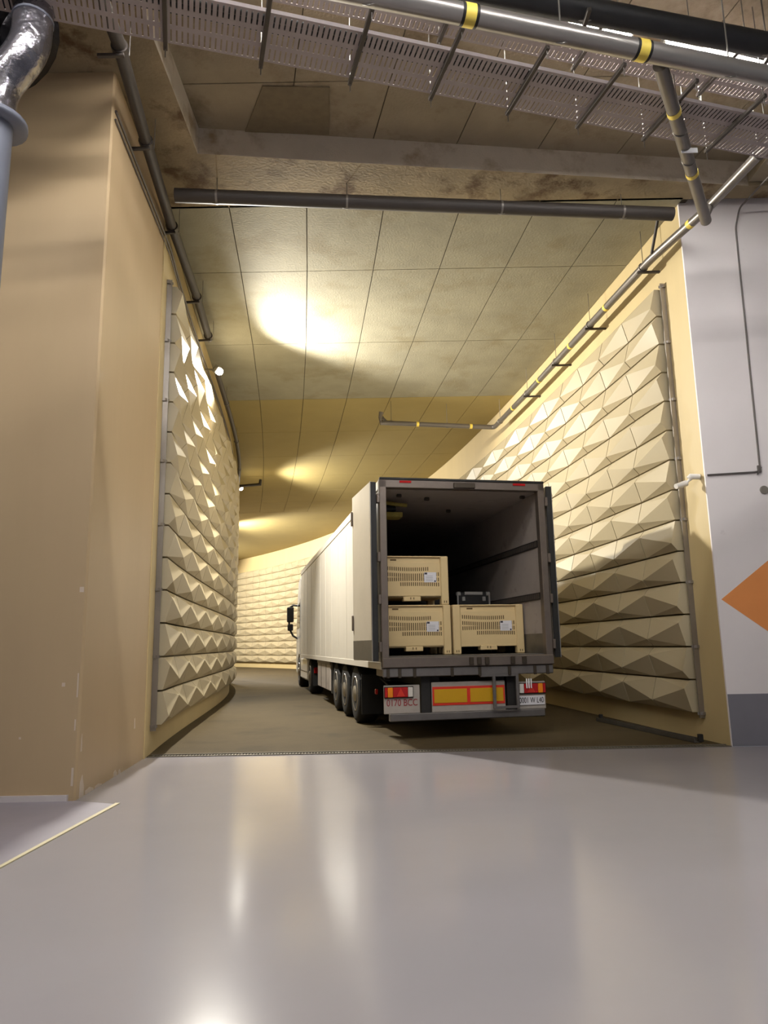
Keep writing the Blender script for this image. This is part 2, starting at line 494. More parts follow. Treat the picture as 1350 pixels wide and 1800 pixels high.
# ------------------------------------------------------------------ acoustic cladding
PW, PH, PD = 1.0, 0.447, 0.12
Z0 = 0.355
NR = 14
def panel_mesh(name, high_left):
    gx, gy = 0.011, 0.012
    x0, x1, y0, y1 = gx, PW - gx, gy, PH - gy
    hL, hR = (0.74, 0.26) if high_left else (0.26, 0.74)
    p = 0.088
    v = [(x0, y0, 0), (x1, y0, 0), (x1, y1, 0), (x0, y1, 0),
         (x0, PH * hL, p), (x1, PH * hR, p),
         (x0, y0, -PD), (x1, y0, -PD), (x1, y1, -PD), (x0, y1, -PD)]
    if high_left:
        f = [(0, 5, 4), (0, 1, 5), (4, 2, 3), (4, 5, 2)]
    else:
        f = [(0, 1, 4), (1, 5, 4), (5, 2, 3), (4, 5, 3)]
    f += [(0, 6, 7, 1), (3, 2, 8, 9), (0, 4, 3, 9, 6), (1, 7, 8, 2, 5)]
    return MB().add(v, f).mesh(name, M['panel'])
PA = panel_mesh('panel_high_left', True)
PB = panel_mesh('panel_high_right', False)

def resample(pts, step, n):
    # points on the polyline at every 'step' of arc length
    out = []
    acc = 0.0; target = 0.0
    for i in range(len(pts) - 1):
        a = Vector(pts[i]); b_ = Vector(pts[i + 1]); L = (b_ - a).length
        while target <= acc + L and len(out) <= n:
            out.append(a + (b_ - a) * ((target - acc) / L)); target += step
        acc += L
    return out

def cam_px(p):
    v = Vector(p) - Vector((0, 0, 1.35))
    d = v.dot(Fv)
    return (675 + FPX * v.dot(Rv) / d, 900 - FPX * v.dot(Uv) / d)

def inside(poly, x, y):
    c = False
    for i in range(len(poly)):
        (x0, y0), (x1, y1) = poly[i], poly[i - 1]
        if (y0 > y) != (y1 > y) and x < (x1 - x0) * (y - y0) / (y1 - y0) + x0:
            c = not c
    return c

TRUCK_OUT = [(522, 1000), (662, 848), (957, 850), (972, 1165), (958, 1265), (620, 1280), (522, 1215)]

def cladding(name, label, side, fn, y_start, ncol, first_high):
    root = empty(name, (fn(y_start), y_start, Z0), label=label, cat='wall cladding')
    RM = root.matrix_basis.inverted()
    bpy.context.view_layer.update()
    RM = Matrix.Translation(root.location).inverted()
    dense = curve(fn, y_start, 59 if side == 'r' else 50, 900)
    off = offset_curve(dense, (PD + 0.012) if side == 'r' else -(PD + 0.012))
    P = resample(off, PW, ncol)
    cells = []
    for i in range(min(ncol, len(P) - 1)):
        a, b_ = P[i], P[i + 1]
        t = (b_ - a).normalized()
        t3 = Vector((t.x, t.y, 0)); z3 = Vector((0, 0, 1))
        if side == 'r':
            X, o = -t3, b_
        else:
            X, o = t3, a
        N = X.cross(z3)
        sc = (b_ - a).length / PW
        for r in range(NR):
            near_high = first_high ^ (r % 2 == 1) ^ (i % 2 == 1)   # ridge high at the near edge of this column?
            left_high = (not near_high) if side == 'r' else near_high
            Mx = Matrix(((X.x * sc, 0, N.x, o.x), (X.y * sc, 0, N.y, o.y), (0, 1, 0, Z0 + r * PH), (0, 0, 0, 1)))
            me = PA if left_high else PB
            # how large it shows: the largest ones in view become parts of their own
            c = [cam_px(Mx @ Vector(q)) for q in ((0, 0, 0), (PW, 0, 0), (PW, PH, 0), (0, PH, 0))]
            area = abs(sum(c[k][0] * c[k - 1][1] - c[k - 1][0] * c[k][1] for k in range(4))) / 2
            mx_, my_ = sum(q[0] for q in c) / 4, sum(q[1] for q in c) / 4
            hid = inside(TRUCK_OUT, mx_, my_) or (side == 'r' and mx_ < 416) or (side == 'l' and o.y > 25)
            cells.append((-area if not hid else 0.0, len(cells), me, Mx))
    cells.sort(key=lambda c: c[:2])
    stuffv = MB()
    for k, (ar, _, me, Mx) in enumerate(cells):
        if k < 300 and ar < 0:
            link('acoustic_panel', me, root, matrix=RM @ Mx)
        else:
            stuffv.add([tuple(RM @ Mx @ v.co) for v in me.vertices], [tuple(p.vertices) for p in me.polygons])
    if stuffv.v:
        stuffv.build('acoustic_panels_far', M['panel'], root, kind='stuff')
    # edge rail running up the near end of the cladding
    e = Vector(dense[0]); d = Vector((dense[1][0] - e.x, dense[1][1] - e.y)).normalized()
    nrm = Vector((-d.y, d.x)) if side == 'r' else Vector((d.y, -d.x))
    def q(along, out): return (e.x + d.x * along + nrm.x * out - root.location.x, e.y + d.y * along + nrm.y * out - root.location.y)
    H = NR * PH
    MB().prism([q(-0.075, 0.002), q(-0.055, 0.002), q(-0.055, 0.075), q(-0.075, 0.075)], -0.06, H + 0.05).build('edge_rail', M['rail'], root)
    MB().prism([q(-0.05, 0.002), q(-0.01, 0.002), q(-0.01, 0.03), q(-0.05, 0.03)], -0.02, H + 0.02).build('backing_rail', M['dark_rail'], root)
    for k in range(0, NR + 1, 2):
        zc = k * PH
        MB().prism([q(-0.10, 0.002), q(-0.05, 0.002), q(-0.05, 0.09), q(-0.10, 0.04)], zc - 0.02, zc + 0.02).build('rail_clip', M['rail'], root)
    return root

cladding('acoustic_cladding', 'cream pyramid relief panel cladding on the curved right tunnel wall behind the trailer', 'r', xr, 10.33, 48, True)
cladding('acoustic_cladding', 'cream pyramid relief panel cladding on the left tunnel wall beside the tall beige corner', 'l', xl, 9.93, 34, False)

# ------------------------------------------------------------------ semi trailer
def text_part(name, body, size, m, parent, matrix, align='CENTER', xscale=1.0):
    cu = bpy.data.curves.new(name, 'FONT')
    cu.body = body
    cu.size = size
    cu.align_x = align
    cu.align_y = 'CENTER'
    cu.extrude = 0.0015
    tmp = bpy.data.objects.new('tmp_text', cu)
    COL.objects.link(tmp)
    bpy.context.view_layer.update()
    me = bpy.data.meshes.new_from_object(tmp.evaluated_get(bpy.context.evaluated_depsgraph_get()))
    bpy.data.objects.remove(tmp, do_unlink=True)
    me.materials.clear()
    me.materials.append(m)
    return link(name, me, parent, matrix=matrix @ Matrix.Diagonal((xscale, 1, 1, 1)))

RX90 = Matrix.Rotation(math.pi / 2, 4, 'X')
HEAD = math.atan2(0.199, 0.98)
tl = empty('semi_trailer', (1.214, 10.909, 0), HEAD, 'white box semi trailer with open rear doors standing in the tunnel', 'trailer')
B = lambda *a: MB().bbox(*a[:6], c=a[6] if len(a) > 6 else 0.008)
L = 13.6
TOP, DECK = 3.78, 1.18
B(-1.30, -1.24, 0.06, L, 1.06, TOP - 0.06).build('side_wall', M['white_paint'], tl)
B(1.24, 1.30, 0.06, L, 1.06, TOP - 0.06).build('side_wall', M['white_paint'], tl)
MB().box(-1.239, -1.232, 0.10, L - 0.07, DECK, TOP - 0.12).build('inner_lining', M['lining'], tl)
MB().box(1.232, 1.239, 0.10, L - 0.07, DECK, TOP - 0.12).build('inner_lining', M['lining'], tl)
B(-1.30, 1.30, 0.06, L, TOP - 0.06, TOP).build('roof', M['white_paint'], tl)
MB().box(-1.23, 1.23, 0.10, L - 0.07, TOP - 0.118, TOP - 0.062).build('ceiling_lining', M['lining'], tl)
MB().box(-1.232, 1.232, 0.06, L - 0.07, DECK - 0.10, DECK).build('deck', M['kick'], tl)
B(-1.30, 1.30, L - 0.06, L, 1.06, TOP - 0.06).build('front_wall', M['white_paint'], tl)
B(-1.312, -1.30, 0.06, L, TOP - 0.13, TOP + 0.005, 0.003).build('top_rail', M['white_paint'], tl)
B(1.30, 1.312, 0.06, L, TOP - 0.13, TOP + 0.005, 0.003).build('top_rail', M['white_paint'], tl)
B(-1.312, -1.30, 0.06, L, 1.0, 1.10, 0.003).build('bottom_rail', M['white_paint'], tl)
B(1.30, 1.312, 0.06, L, 1.0, 1.10, 0.003).build('bottom_rail', M['white_paint'], tl)
# vertical seams of the side skin, proud strips
for k in range(1, 11):
    y = 1.2 + k * 1.13
    B(-1.304, -1.30, y, y + 0.03, 1.10, TOP - 0.13, 0.001).build('side_seam', M['white_paint'], tl)
for s_ in (-1, 1):
    x0, x1 = sorted((s_ * 1.232, s_ * 1.222))
    MB().box(x0, x1, 0.12, L - 0.1, DECK, DECK + 0.30).build('kick_plate', M['kick'], tl)
# cargo rails with slots on the right inner wall (and left)
for s_ in (-1, 1):
    for z in (2.05, 2.86):
        x0, x1 = sorted((s_ * 1.232, s_ * 1.218))
        cr = MB().box(x0, x1, 0.14, 8.5, z - 0.055, z + 0.055).build('cargo_rail', M['chassis'], tl)
        sl = MB()
        for k in range(150):
            y = 0.17 + k * 0.055
            xa, xb = sorted((s_ * 1.2175, s_ * 1.214))
            sl.box(xa, xb, y, y + 0.02, z - 0.04, z + 0.04)
        sl.build('rail_teeth', M['frame_steel'], cr, kind='stuff')
# rear frame
B(-1.31, -1.205, -0.03, 0.10, 1.03, TOP).build('rear_post', M['frame_steel'], tl)
B(1.205, 1.31, -0.03, 0.10, 1.03, TOP).build('rear_post', M['frame_steel'], tl)
lt = B(-1.31, 1.31, -0.03, 0.10, TOP - 0.115, TOP + 0.02).build('lintel', M['frame_steel'], tl)
B(-1.31, 1.31, -0.045, 0.0, TOP + 0.005, TOP + 0.04).build('rain_gutter', M['gasket'], lt)
B(-1.0, -0.82, -0.04, -0.03, TOP - 0.04, TOP - 0.005, 0.002).build('marker_lamp', M['red_lens'], lt)
B(0.80, 1.0, -0.04, -0.03, TOP - 0.04, TOP - 0.005, 0.002).build('marker_lamp', M['red_lens'], lt)
B(-0.16, 0.18, -0.06, -0.03, TOP - 0.10, TOP - 0.02, 0.006).build('lock_keeper', M['dark_rail'], lt)
sill = B(-1.31, 1.31, -0.05, 0.10, 1.02, 1.165, 0.012).build('rear_sill', M['frame_steel'], tl)
for x in (-0.02, 0.10, 0.22, 0.62, 0.80):
    B(x, x + 0.06, -0.085, -0.05, 1.04, 1.15, 0.006).build('lock_keeper', M['dark_rail'], sill)
for s_ in (-1, 1):
    for z in (3.50, 2.62, 2.00, 1.32):
        x0, x1 = sorted((s_ * 1.31, s_ * 1.352))
        B(x0, x1, -0.05, 0.05, z - 0.07, z + 0.07, 0.006).build('hinge', M['frame_steel'], tl)
# doors swung right round against the sides
def door(s_, ang):
    piv = Vector((s_ * 1.35, 0.0, 0))
    T = Matrix.Translation(piv) @ Matrix.Rotation(-s_ * ang, 4, 'Z') if s_ > 0 else Matrix.Translation(piv) @ Matrix.Rotation(ang, 4, 'Z')
    t0, t1 = sorted((s_ * 0.012, s_ * 0.095))
    dr = MB().bbox(t0, t1, 0.03, 1.29, 1.12, TOP - 0.02, 0.006, T).build('door', M['door_inner'], tl, label='rear door folded back flat along the side')
    g0, g1 = sorted((s_ * 0.004, s_ * 0.088))
    MB().bbox(g0, g1, 0.0, 0.03, 1.12, TOP - 0.03, 0.006, T).build('gasket', M['gasket'], dr)
    k0, k1 = sorted((s_ * 0.095, s_ * 0.099))
    MB().box(k0, k1, 0.05, 1.28, 1.13, 1.42, T).build('kick_plate', M['kick'], dr)
    for z in (3.4, 1.7):
        MB().bbox(*sorted((s_ * 0.095, s_ * 0.12)), 1.25, 1.30, z - 0.12, z + 0.12, 0.005, T).build('door_catch', M['frame_steel'], dr)
    e0, e1 = sorted((s_ * 0.088, s_ * 0.099))
    MB().box(e0, e1, 0.0, 0.035, 1.12, TOP - 0.02, T).build('edge_trim', M['rim'], dr)
    return dr
door(-1, math.radians(3.2))
door(1, math.radians(2.5))
B(-1.29, -1.0, 0.12, 0.55, 0.90, 1.05).build('corner_bracket', M['frame_steel'], tl)
# chassis
for s_ in (-1, 1):
    x0, x1 = sorted((s_ * 0.42, s_ * 0.58))
    B(x0, x1, 0.15, 12.6, 0.72, 1.06).build('chassis_beam', M['chassis'], tl)
for y in (0.4, 2.0, 3.4, 4.7, 6.2, 8.0, 10.0):
    B(-1.22, 1.22, y, y + 0.08, 0.98, 1.08).build('cross_member', M['chassis'], tl)
B(-1.30, 1.30, -0.02, 0.06, 0.89, 1.02, 0.01).build('rear_cross_member', M['grey_steel'], tl)
for x in (-1.25, -1.08, -0.86, -0.3, 0.12, 0.58, 0.98, 1.18):
    B(x, x + 0.045, -0.04, -0.02, 0.88, 1.01, 0.004).build('bracket', M['dark_rail'], tl)
for y in (2.80, 4.11, 5.42):
    MB().tube([(-1.0, y, 0.5), (1.0, y, 0.5)], 0.075, 12).build('axle', M['chassis'], tl)

def make_wheel_meshes():
    w = 0.36
    tyre = MB().lathe([(0.30, -w / 2), (0.46, -w / 2), (0.495, -w / 2 + 0.035), (0.505, -0.06), (0.505, 0.06), (0.495, w / 2 - 0.035), (0.46, w / 2), (0.30, w / 2)], (0, 0, 0), (1, 0, 0), 36)
    rim = MB().lathe([(0.302, 0.02), (0.302, w / 2 + 0.006), (0.285, w / 2 + 0.012), (0.255, w / 2 - 0.06), (0.16, w / 2 - 0.05), (0.13, w / 2 + 0.02), (0.05, w / 2 + 0.045)], (0, 0, 0), (1, 0, 0), 36)
    for k in range(10):
        th = k * math.pi / 5
        rim.tube([(w / 2 - 0.06, 0.20 * math.cos(th), 0.20 * math.sin(th)), (w / 2 - 0.025, 0.20 * math.cos(th), 0.20 * math.sin(th))], 0.016, 6)
    return tyre.mesh('tyre', M['tyre']), rim.mesh('rim', M['rim'])
TYRE, RIM = make_wheel_meshes()
def wheel(parent, x, y, z=0.5):
    R = Matrix.Translation((x, y, z)) @ (Matrix.Rotation(math.pi, 4, 'Z') if x < 0 else Matrix.Identity(4))
    t = link('wheel', TYRE, parent, matrix=R)
    link('rim', RIM, t)
    return t
for y in (2.80, 4.11, 5.42):
    for s_ in (-1, 1):
        wheel(tl, s_ * 1.075, y, 0.505)
for s_ in (-1, 1):
    x0, x1 = sorted((s_ * 0.88, s_ * 1.26))
    B(x0, x1, 2.08, 2.11, 0.20, 0.86, 0.004).build('mud_flap', M['gasket'], tl)
    f = MB()
    for k in range(9):
        a0 = math.radians(10 + k * 160 / 9); a1 = math.radians(10 + (k + 1) * 160 / 9)
        for yc_ in (2.80, 4.11, 5.42):
            f.add([(x0, yc_ + 0.57 * math.cos(a0), 0.5 + 0.57 * math.sin(a0)), (x1, yc_ + 0.57 * math.cos(a0), 0.5 + 0.57 * math.sin(a0)),
                   (x1, yc_ + 0.57 * math.cos(a1), 0.5 + 0.57 * math.sin(a1)), (x0, yc_ + 0.57 * math.cos(a1), 0.5 + 0.57 * math.sin(a1))], [(0, 1, 2, 3)])
    f.build('mudguard', M['gasket'], tl)
# air tank and pallet box under the left side
MB().tube([(-1.0, 3.0, 0.93), (-1.0, 5.9, 0.93)], 0.09, 14).build('air_tank', M['frame_steel'], tl)
pb = B(-1.25, -0.70, 6.42, 9.05, 0.34, 0.98, 0.015).build('pallet_box', M['lining'], tl)
B(-1.262, -1.25, 6.40, 9.07, 0.92, 0.99, 0.003).build('lid_edge', M['frame_steel'], pb)
for y in (7.2, 8.2):
    B(-1.258, -1.25, y, y + 0.012, 0.36, 0.92, 0.002).build('box_seam', M['dark_rail'], pb)
B(-1.24, -0.8, 6.12, 6.36, 0.30, 1.02).build('mud_flap', M['gasket'], tl)
for s_ in (-1, 1):
    x0, x1 = sorted((s_ * 0.62, s_ * 0.78))
    B(x0, x1, 9.5, 9.66, 0.35, 1.05).build('landing_leg', M['grey_steel'], tl)
# rear lamp boards and under-run bar
ub = B(-1.19, 1.17, 0.06, 0.17, 0.265, 0.375, 0.012).build('under_run_bar', M['grey_steel'], tl)
for x in (-0.72, 0.60):
    B(x, x + 0.15, 0.10, 0.24, 0.37, 0.98).build('bar_upright', M['chassis'], tl)
def lamp_board(x0, x1, flip):
    bd = B(x0, x1, 0.07, 0.10, 0.375, 0.775, 0.008).build('lamp_board', M['board_white'], tl)
    u = (lambda a: x0 + a) if not flip else (lambda a: x1 - a)
    def cell(a, b_, z0, z1, m, nm):
        q0, q1 = sorted((u(a), u(b_)))
        return B(q0, q1, 0.045, 0.07, z0, z1, 0.006).build(nm, m, bd)
    hs = cell(0.0, 0.43, 0.595, 0.755, M['gasket'], 'lamp_housing')
    def lens(a, b_, m, nm):
        q0, q1 = sorted((u(a), u(b_)))
        return B(q0, q1, 0.030, 0.046, 0.607, 0.745, 0.006).build(nm, m, hs)
    lens(0.008, 0.05, M['red_lens'], 'lens')
    lens(0.052, 0.125, M['amber_lens'], 'lens')
    lens(0.128, 0.345, M['red_lens'], 'lens')
    lens(0.350, 0.42, M['clear_lens'], 'lens')
    # brighter triangular reflector
    tm = (u(0.24))
    MB().add([(tm - 0.06, 0.028, 0.62), (tm + 0.06, 0.028, 0.62), (tm, 0.028, 0.735), (tm - 0.06, 0.03, 0.62), (tm + 0.06, 0.03, 0.62), (tm, 0.03, 0.735)],
             [(0, 1, 2), (3, 5, 4), (0, 3, 4, 1), (1, 4, 5, 2), (2, 5, 3, 0)]).build('reflector', M['refl_red'], hs)
    return bd
bl = lamp_board(-1.275, -0.745, False)
text_part('red_lettering', '0170 BCC', 0.135, M['plate_red'], bl, Matrix.Translation((-1.01, 0.067, 0.525)) @ RX90, xscale=0.80)
br = lamp_board(0.74, 1.19, True)
pl = B(0.75, 1.165, 0.055, 0.07, 0.435, 0.565, 0.003).build('number_plate', M['label_white'], br)
text_part('plate_lettering', '0001 W L40', 0.115, M['plate_ink'], pl, Matrix.Translation((0.957, 0.053, 0.50)) @ RX90, xscale=0.66)
wb = B(-0.565, 0.56, 0.08, 0.105, 0.375, 0.80, 0.006).build('warning_board', M['board_white'], tl)
B(-0.555, 0.55, 0.072, 0.08, 0.47, 0.735, 0.002).build('red_border', M['refl_red'], wb)
B(-0.53, -0.035, 0.066, 0.072, 0.505, 0.70, 0.002).build('yellow_reflector', M['refl_yellow'], wb)
B(0.015, 0.525, 0.066, 0.072, 0.505, 0.70, 0.002).build('yellow_reflector', M['refl_yellow'], wb)
st = MB().bbox(0.34, 0.385, -0.02, 0.02, 0.40, 0.90, 0.005).bbox(0.70, 0.745, -0.02, 0.02, 0.40, 0.90, 0.005).bbox(0.15, 0.745, -0.018, 0.018, 0.86, 0.905, 0.005).bbox(0.34, 0.745, -0.018, 0.018, 0.40, 0.44, 0.005)
st.build('step_frame', M['grey_steel'], tl)
for i in range(3):
    MB().bbox(0.86 + i * 0.035, 0.875 + i * 0.035, -0.02, 0.0, 0.68, 0.82, 0.003, Matrix.Translation((0, 0, 0))).build('reflective_strip', M['tag'], br)
MB().tube([(-0.95, 2.0, 0.80), (-0.98, 1.2, 0.72), (-1.06, 0.6, 0.66), (-1.12, 0.12, 0.66)], 0.018, 8).build('cable', M['gasket'], tl)
B(-1.24, -1.20, 0.9, 0.98, 0.60, 0.68, 0.01).build('side_lamp', M['red_lens'], tl)
# fittings left under the trailer ceiling
cf = B(-1.20, -0.78, 0.75, 1.05, 3.36, 3.44, 0.01).build('ceiling_shelf', M['strap'], tl)
MB().tube([(-1.16, 0.9, 3.52), (-1.02, 0.86, 3.50), (-0.88, 0.9, 3.52)], [0.06, 0.075, 0.05], 10).build('strap_bundle', M['gasket'], cf)
MB().tube([(-1.1, 0.8, 3.60), (-0.9, 0.78, 3.57), (-0.70, 0.8, 3.56)], 0.03, 8).build('strap_bundle', M['strap'], cf)
for (x, y) in [(-0.95, 0.4), (-0.45, 0.6), (0.2, 1.6), (1.05, 0.3)]:
    B(x, x + 0.08, y, y + 0.05, TOP - 0.17, TOP - 0.12, 0.01).build('ceiling_hook', M['dark_rail'], tl)

# ------------------------------------------------------------------ tractor unit
tt = empty('tractor_unit', tuple(tl.location + Matrix.Rotation(HEAD, 3, 'Z') @ Vector((0, 14.0, 0))), HEAD, 'white tractor unit coupled in front of the box trailer', 'truck')
# local y = 0 at the back of the cab
prof = [(0.0, 1.0), (0.0, 3.5), (0.55, 3.72), (1.25, 3.62), (1.75, 3.0), (2.18, 2.0), (2.28, 1.2), (2.26, 0.45), (1.75, 0.40), (1.62, 0.85), (1.25, 1.08), (0.75, 1.05), (0.45, 0.80), (0.4, 0.55), (0.0, 0.55)]
cab = MB()
n = len(prof)
def ring(x, sc): return [(x, 1.1 + (y - 1.1) * sc, 1.9 + (z - 1.9) * sc) for y, z in prof]
cab.add(ring(-1.24, 0.97) + ring(-1.20, 1.0) + ring(1.20, 1.0) + ring(1.24, 0.97),
        [tuple(range(n)), tuple(reversed(range(3 * n, 4 * n)))] + [(k * n + i, (k + 1) * n + i, (k + 1) * n + (i + 1) % n, k * n + (i + 1) % n) for k in range(3) for i in range(n)])
cb = cab.build('cab', M['cab_white'], tt)
for s_ in (-1, 1):
    xa, xb = sorted((s_ * 1.238, s_ * 1.246))
    w_ = MB().add([(xa, 0.75, 2.0), (xa, 1.85, 1.95), (xa, 1.62, 2.75), (xa, 0.78, 2.85), (xb, 0.75, 2.0), (xb, 1.85, 1.95), (xb, 1.62, 2.75), (xb, 0.78, 2.85)],
                  [(0, 3, 2, 1), (4, 5, 6, 7), (0, 1, 5, 4), (1, 2, 6, 5), (2, 3, 7, 6), (3, 0, 4, 7)]).build('side_window', M['cab_glass'], cb)
    MB().box(xa, xb, 0.70, 0.715, 1.05, 2.95).build('door_seam', M['gasket'], cb)
    # mirror: arm and housing
    ma = MB().tube([(s_ * 1.22, 1.85, 2.78), (s_ * 1.38, 1.95, 2.80), (s_ * 1.50, 1.95, 2.72), (s_ * 1.53, 1.95, 2.0), (s_ * 1.38, 1.93, 1.72), (s_ * 1.22, 1.85, 1.62)], 0.035, 8).build('mirror_arm', M['gasket'], tt)
    MB().bbox(*sorted((s_ * 1.36, s_ * 1.60)), 1.90, 2.04, 2.20, 2.74, 0.03).build('mirror_housing', M['gasket'], ma)
    MB().bbox(*sorted((s_ * 1.38, s_ * 1.58)), 1.90, 2.02, 1.90, 2.14, 0.03).build('mirror_housing', M['gasket'], ma)
B(-0.45, 0.45, -2.9, 1.7, 0.62, 0.98).build('chassis_frame', M['chassis'], tt)
MB().lathe([(0.45, 0.0), (0.5, 0.03), (0.5, 0.07), (0.1, 0.075)], (0, -2.0, 0.985), (0, 0, 1), 24).build('fifth_wheel', M['chassis'], tt)
for s_ in (-1, 1):
    wheel(tt, s_ * 1.05, 1.15, 0.505)
    wheel(tt, s_ * 1.06, -2.75, 0.505)
    x0, x1 = sorted((s_ * 0.70, s_ * 1.25))
    fa = B(x0, x1, -2.05, 0.38, 0.32, 1.0, 0.06).build('side_fairing', M['cab_white'], tt)
    xa, xb = sorted((s_ * 1.25, s_ * 1.258))
    B(xa, xb, -2.0, 0.36, 0.58, 0.60, 0.002).build('fairing_groove', M['dark_rail'], fa)
    B(*sorted((s_ * 0.55, s_ * 1.22)), -3.45, -3.42, 0.25, 0.95, 0.004).build('mud_flap', M['gasket'], tt)
    B(*sorted((s_ * 0.9, s_ * 1.2)), -3.52, -3.46, 0.60, 0.76, 0.01).build('tail_lamp', M['red_lens'], tt)
B(-1.2, 1.2, -0.02, 0.0, 1.0, 3.4, 0.004).build('cab_rear_panel', M['cab_white'], tt)

# ------------------------------------------------------------------ cargo
def world_at(x, y, z):
    return tuple(tl.location + Matrix.Rotation(HEAD, 3, 'Z') @ Vector((x, y, z)))

def make_bin(label):
    r = empty('bulk_bin', (0, 0, 0), HEAD, label, 'crate', 'cream plastic bulk bins in the trailer')
    w, d, h = 1.19, 1.0, 0.78
    # hollow body with floor: recessed side panels
    bd = MB()
    t = 0.03
    for (a0, a1, b0, b1) in ((-w / 2 + 0.03, w / 2 - 0.03, -d / 2 + 0.03, -d / 2 + 0.03 + t), (-w / 2 + 0.03, w / 2 - 0.03, d / 2 - 0.03 - t, d / 2 - 0.03),
                             (-w / 2 + 0.03, -w / 2 + 0.03 + t, -d / 2 + 0.06, d / 2 - 0.06), (w / 2 - 0.03 - t, w / 2 - 0.03, -d / 2 + 0.06, d / 2 - 0.06)):
        bd.bbox(a0, a1, b0, b1, 0.115, h - 0.10, 0.006)
    bd.bbox(-w / 2 + 0.03, w / 2 - 0.03, -d / 2 + 0.03, d / 2 - 0.03, 0.115, 0.15, 0.006)
    body = bd.build('body', M['bin'], r)
    rim = MB()
    rim.bbox(-w / 2 + 0.10, w / 2 - 0.10, -d / 2 + 0.045, -d / 2 + 0.085, h - 0.11, h, 0.006)
    rim.bbox(-w / 2 + 0.10, w / 2 - 0.10, d / 2 - 0.085, d / 2 - 0.045, h - 0.11, h, 0.006)
    rim.bbox(-w / 2 + 0.015, -w / 2 + 0.055, -d / 2 + 0.10, d / 2 - 0.10, h - 0.11, h, 0.006)
    rim.bbox(w / 2 - 0.055, w / 2 - 0.015, -d / 2 + 0.10, d / 2 - 0.10, h - 0.11, h, 0.006)
    rim.build('rim', M['bin'], r)
    B(-w / 2 + 0.10, w / 2 - 0.10, -d / 2 + 0.012, -d / 2 + 0.06, h - 0.02, h, 0.005).build('rim_lip', M['bin'], r)
    for sx in (-1, 1):
        for sy in (-1, 1):
            x0, x1 = sorted((sx * w / 2, sx * (w / 2 - 0.125)))
            y0, y1 = sorted((sy * d / 2, sy * (d / 2 - 0.125)))
            lg = MB().bbox(x0, x1, y0, y1, 0, h, 0.012).build('corner_leg', M['bin'], r)
            if sy < 0:
                for k in (0.045, 0.08):
                    q = x0 + k
                    MB().box(q - 0.007, q + 0.007, y0 - 0.001, y0 + 0.002, 0.03, 0.065).build('foot_hole', M['bin_dark'], lg)
    ft = B(-0.15, 0.13, -d / 2 + 0.005, -d / 2 + 0.16, 0.06, 0.135, 0.008).build('centre_foot', M['bin'], r)
    for q in (-0.035, 0.015):
        MB().box(q - 0.007, q + 0.007, -d / 2 + 0.003, -d / 2 + 0.006, 0.085, 0.12).build('foot_hole', M['bin_dark'], ft)
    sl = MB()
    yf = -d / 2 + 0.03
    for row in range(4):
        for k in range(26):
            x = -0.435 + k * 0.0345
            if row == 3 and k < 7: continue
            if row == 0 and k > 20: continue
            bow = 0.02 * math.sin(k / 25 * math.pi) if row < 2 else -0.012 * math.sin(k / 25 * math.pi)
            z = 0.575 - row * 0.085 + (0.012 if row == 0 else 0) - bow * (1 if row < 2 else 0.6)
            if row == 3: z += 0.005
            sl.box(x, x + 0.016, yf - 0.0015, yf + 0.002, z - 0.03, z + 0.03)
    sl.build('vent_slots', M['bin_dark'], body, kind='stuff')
    lb = MB().box(0.20, 0.40, yf - 0.006, yf - 0.0016, 0.36, 0.52).build('label_card', M['label_white'], r)
    MB().box(0.205, 0.25, yf - 0.007, yf - 0.006, 0.485, 0.515).build('label_block', M['label_ink'], lb)
    MB().box(0.365, 0.39, yf - 0.007, yf - 0.006, 0.365, 0.39).build('label_block', M['label_ink'], lb)
    for k in range(4):
        MB().box(0.225, 0.34, yf - 0.0068, yf - 0.006, 0.385 + k * 0.024, 0.389 + k * 0.024).build('label_line', M['label_ink'], lb)
    B(-0.35, -0.25, -d / 2 + 0.042, -d / 2 + 0.045, h - 0.075, h - 0.05, 0.001).build('maker_mark', M['bin_dark'], r)
    return r
b1 = make_bin('cream slotted plastic bin lowest on the left of the trailer, under another bin')
b1.location = world_at(-0.612, 1.32, DECK + 0.002)
b2 = copy_tree(b1)
b2['label'] = 'cream slotted plastic bin on the right of the trailer with nothing stacked on it'
b2.location = world_at(0.612, 1.32, DECK + 0.002)
b3 = copy_tree(b1)
b3['label'] = 'cream slotted plastic bin stacked on top of the left bin'
b3.location = world_at(-0.625, 1.34, DECK + 0.002 + 0.782)

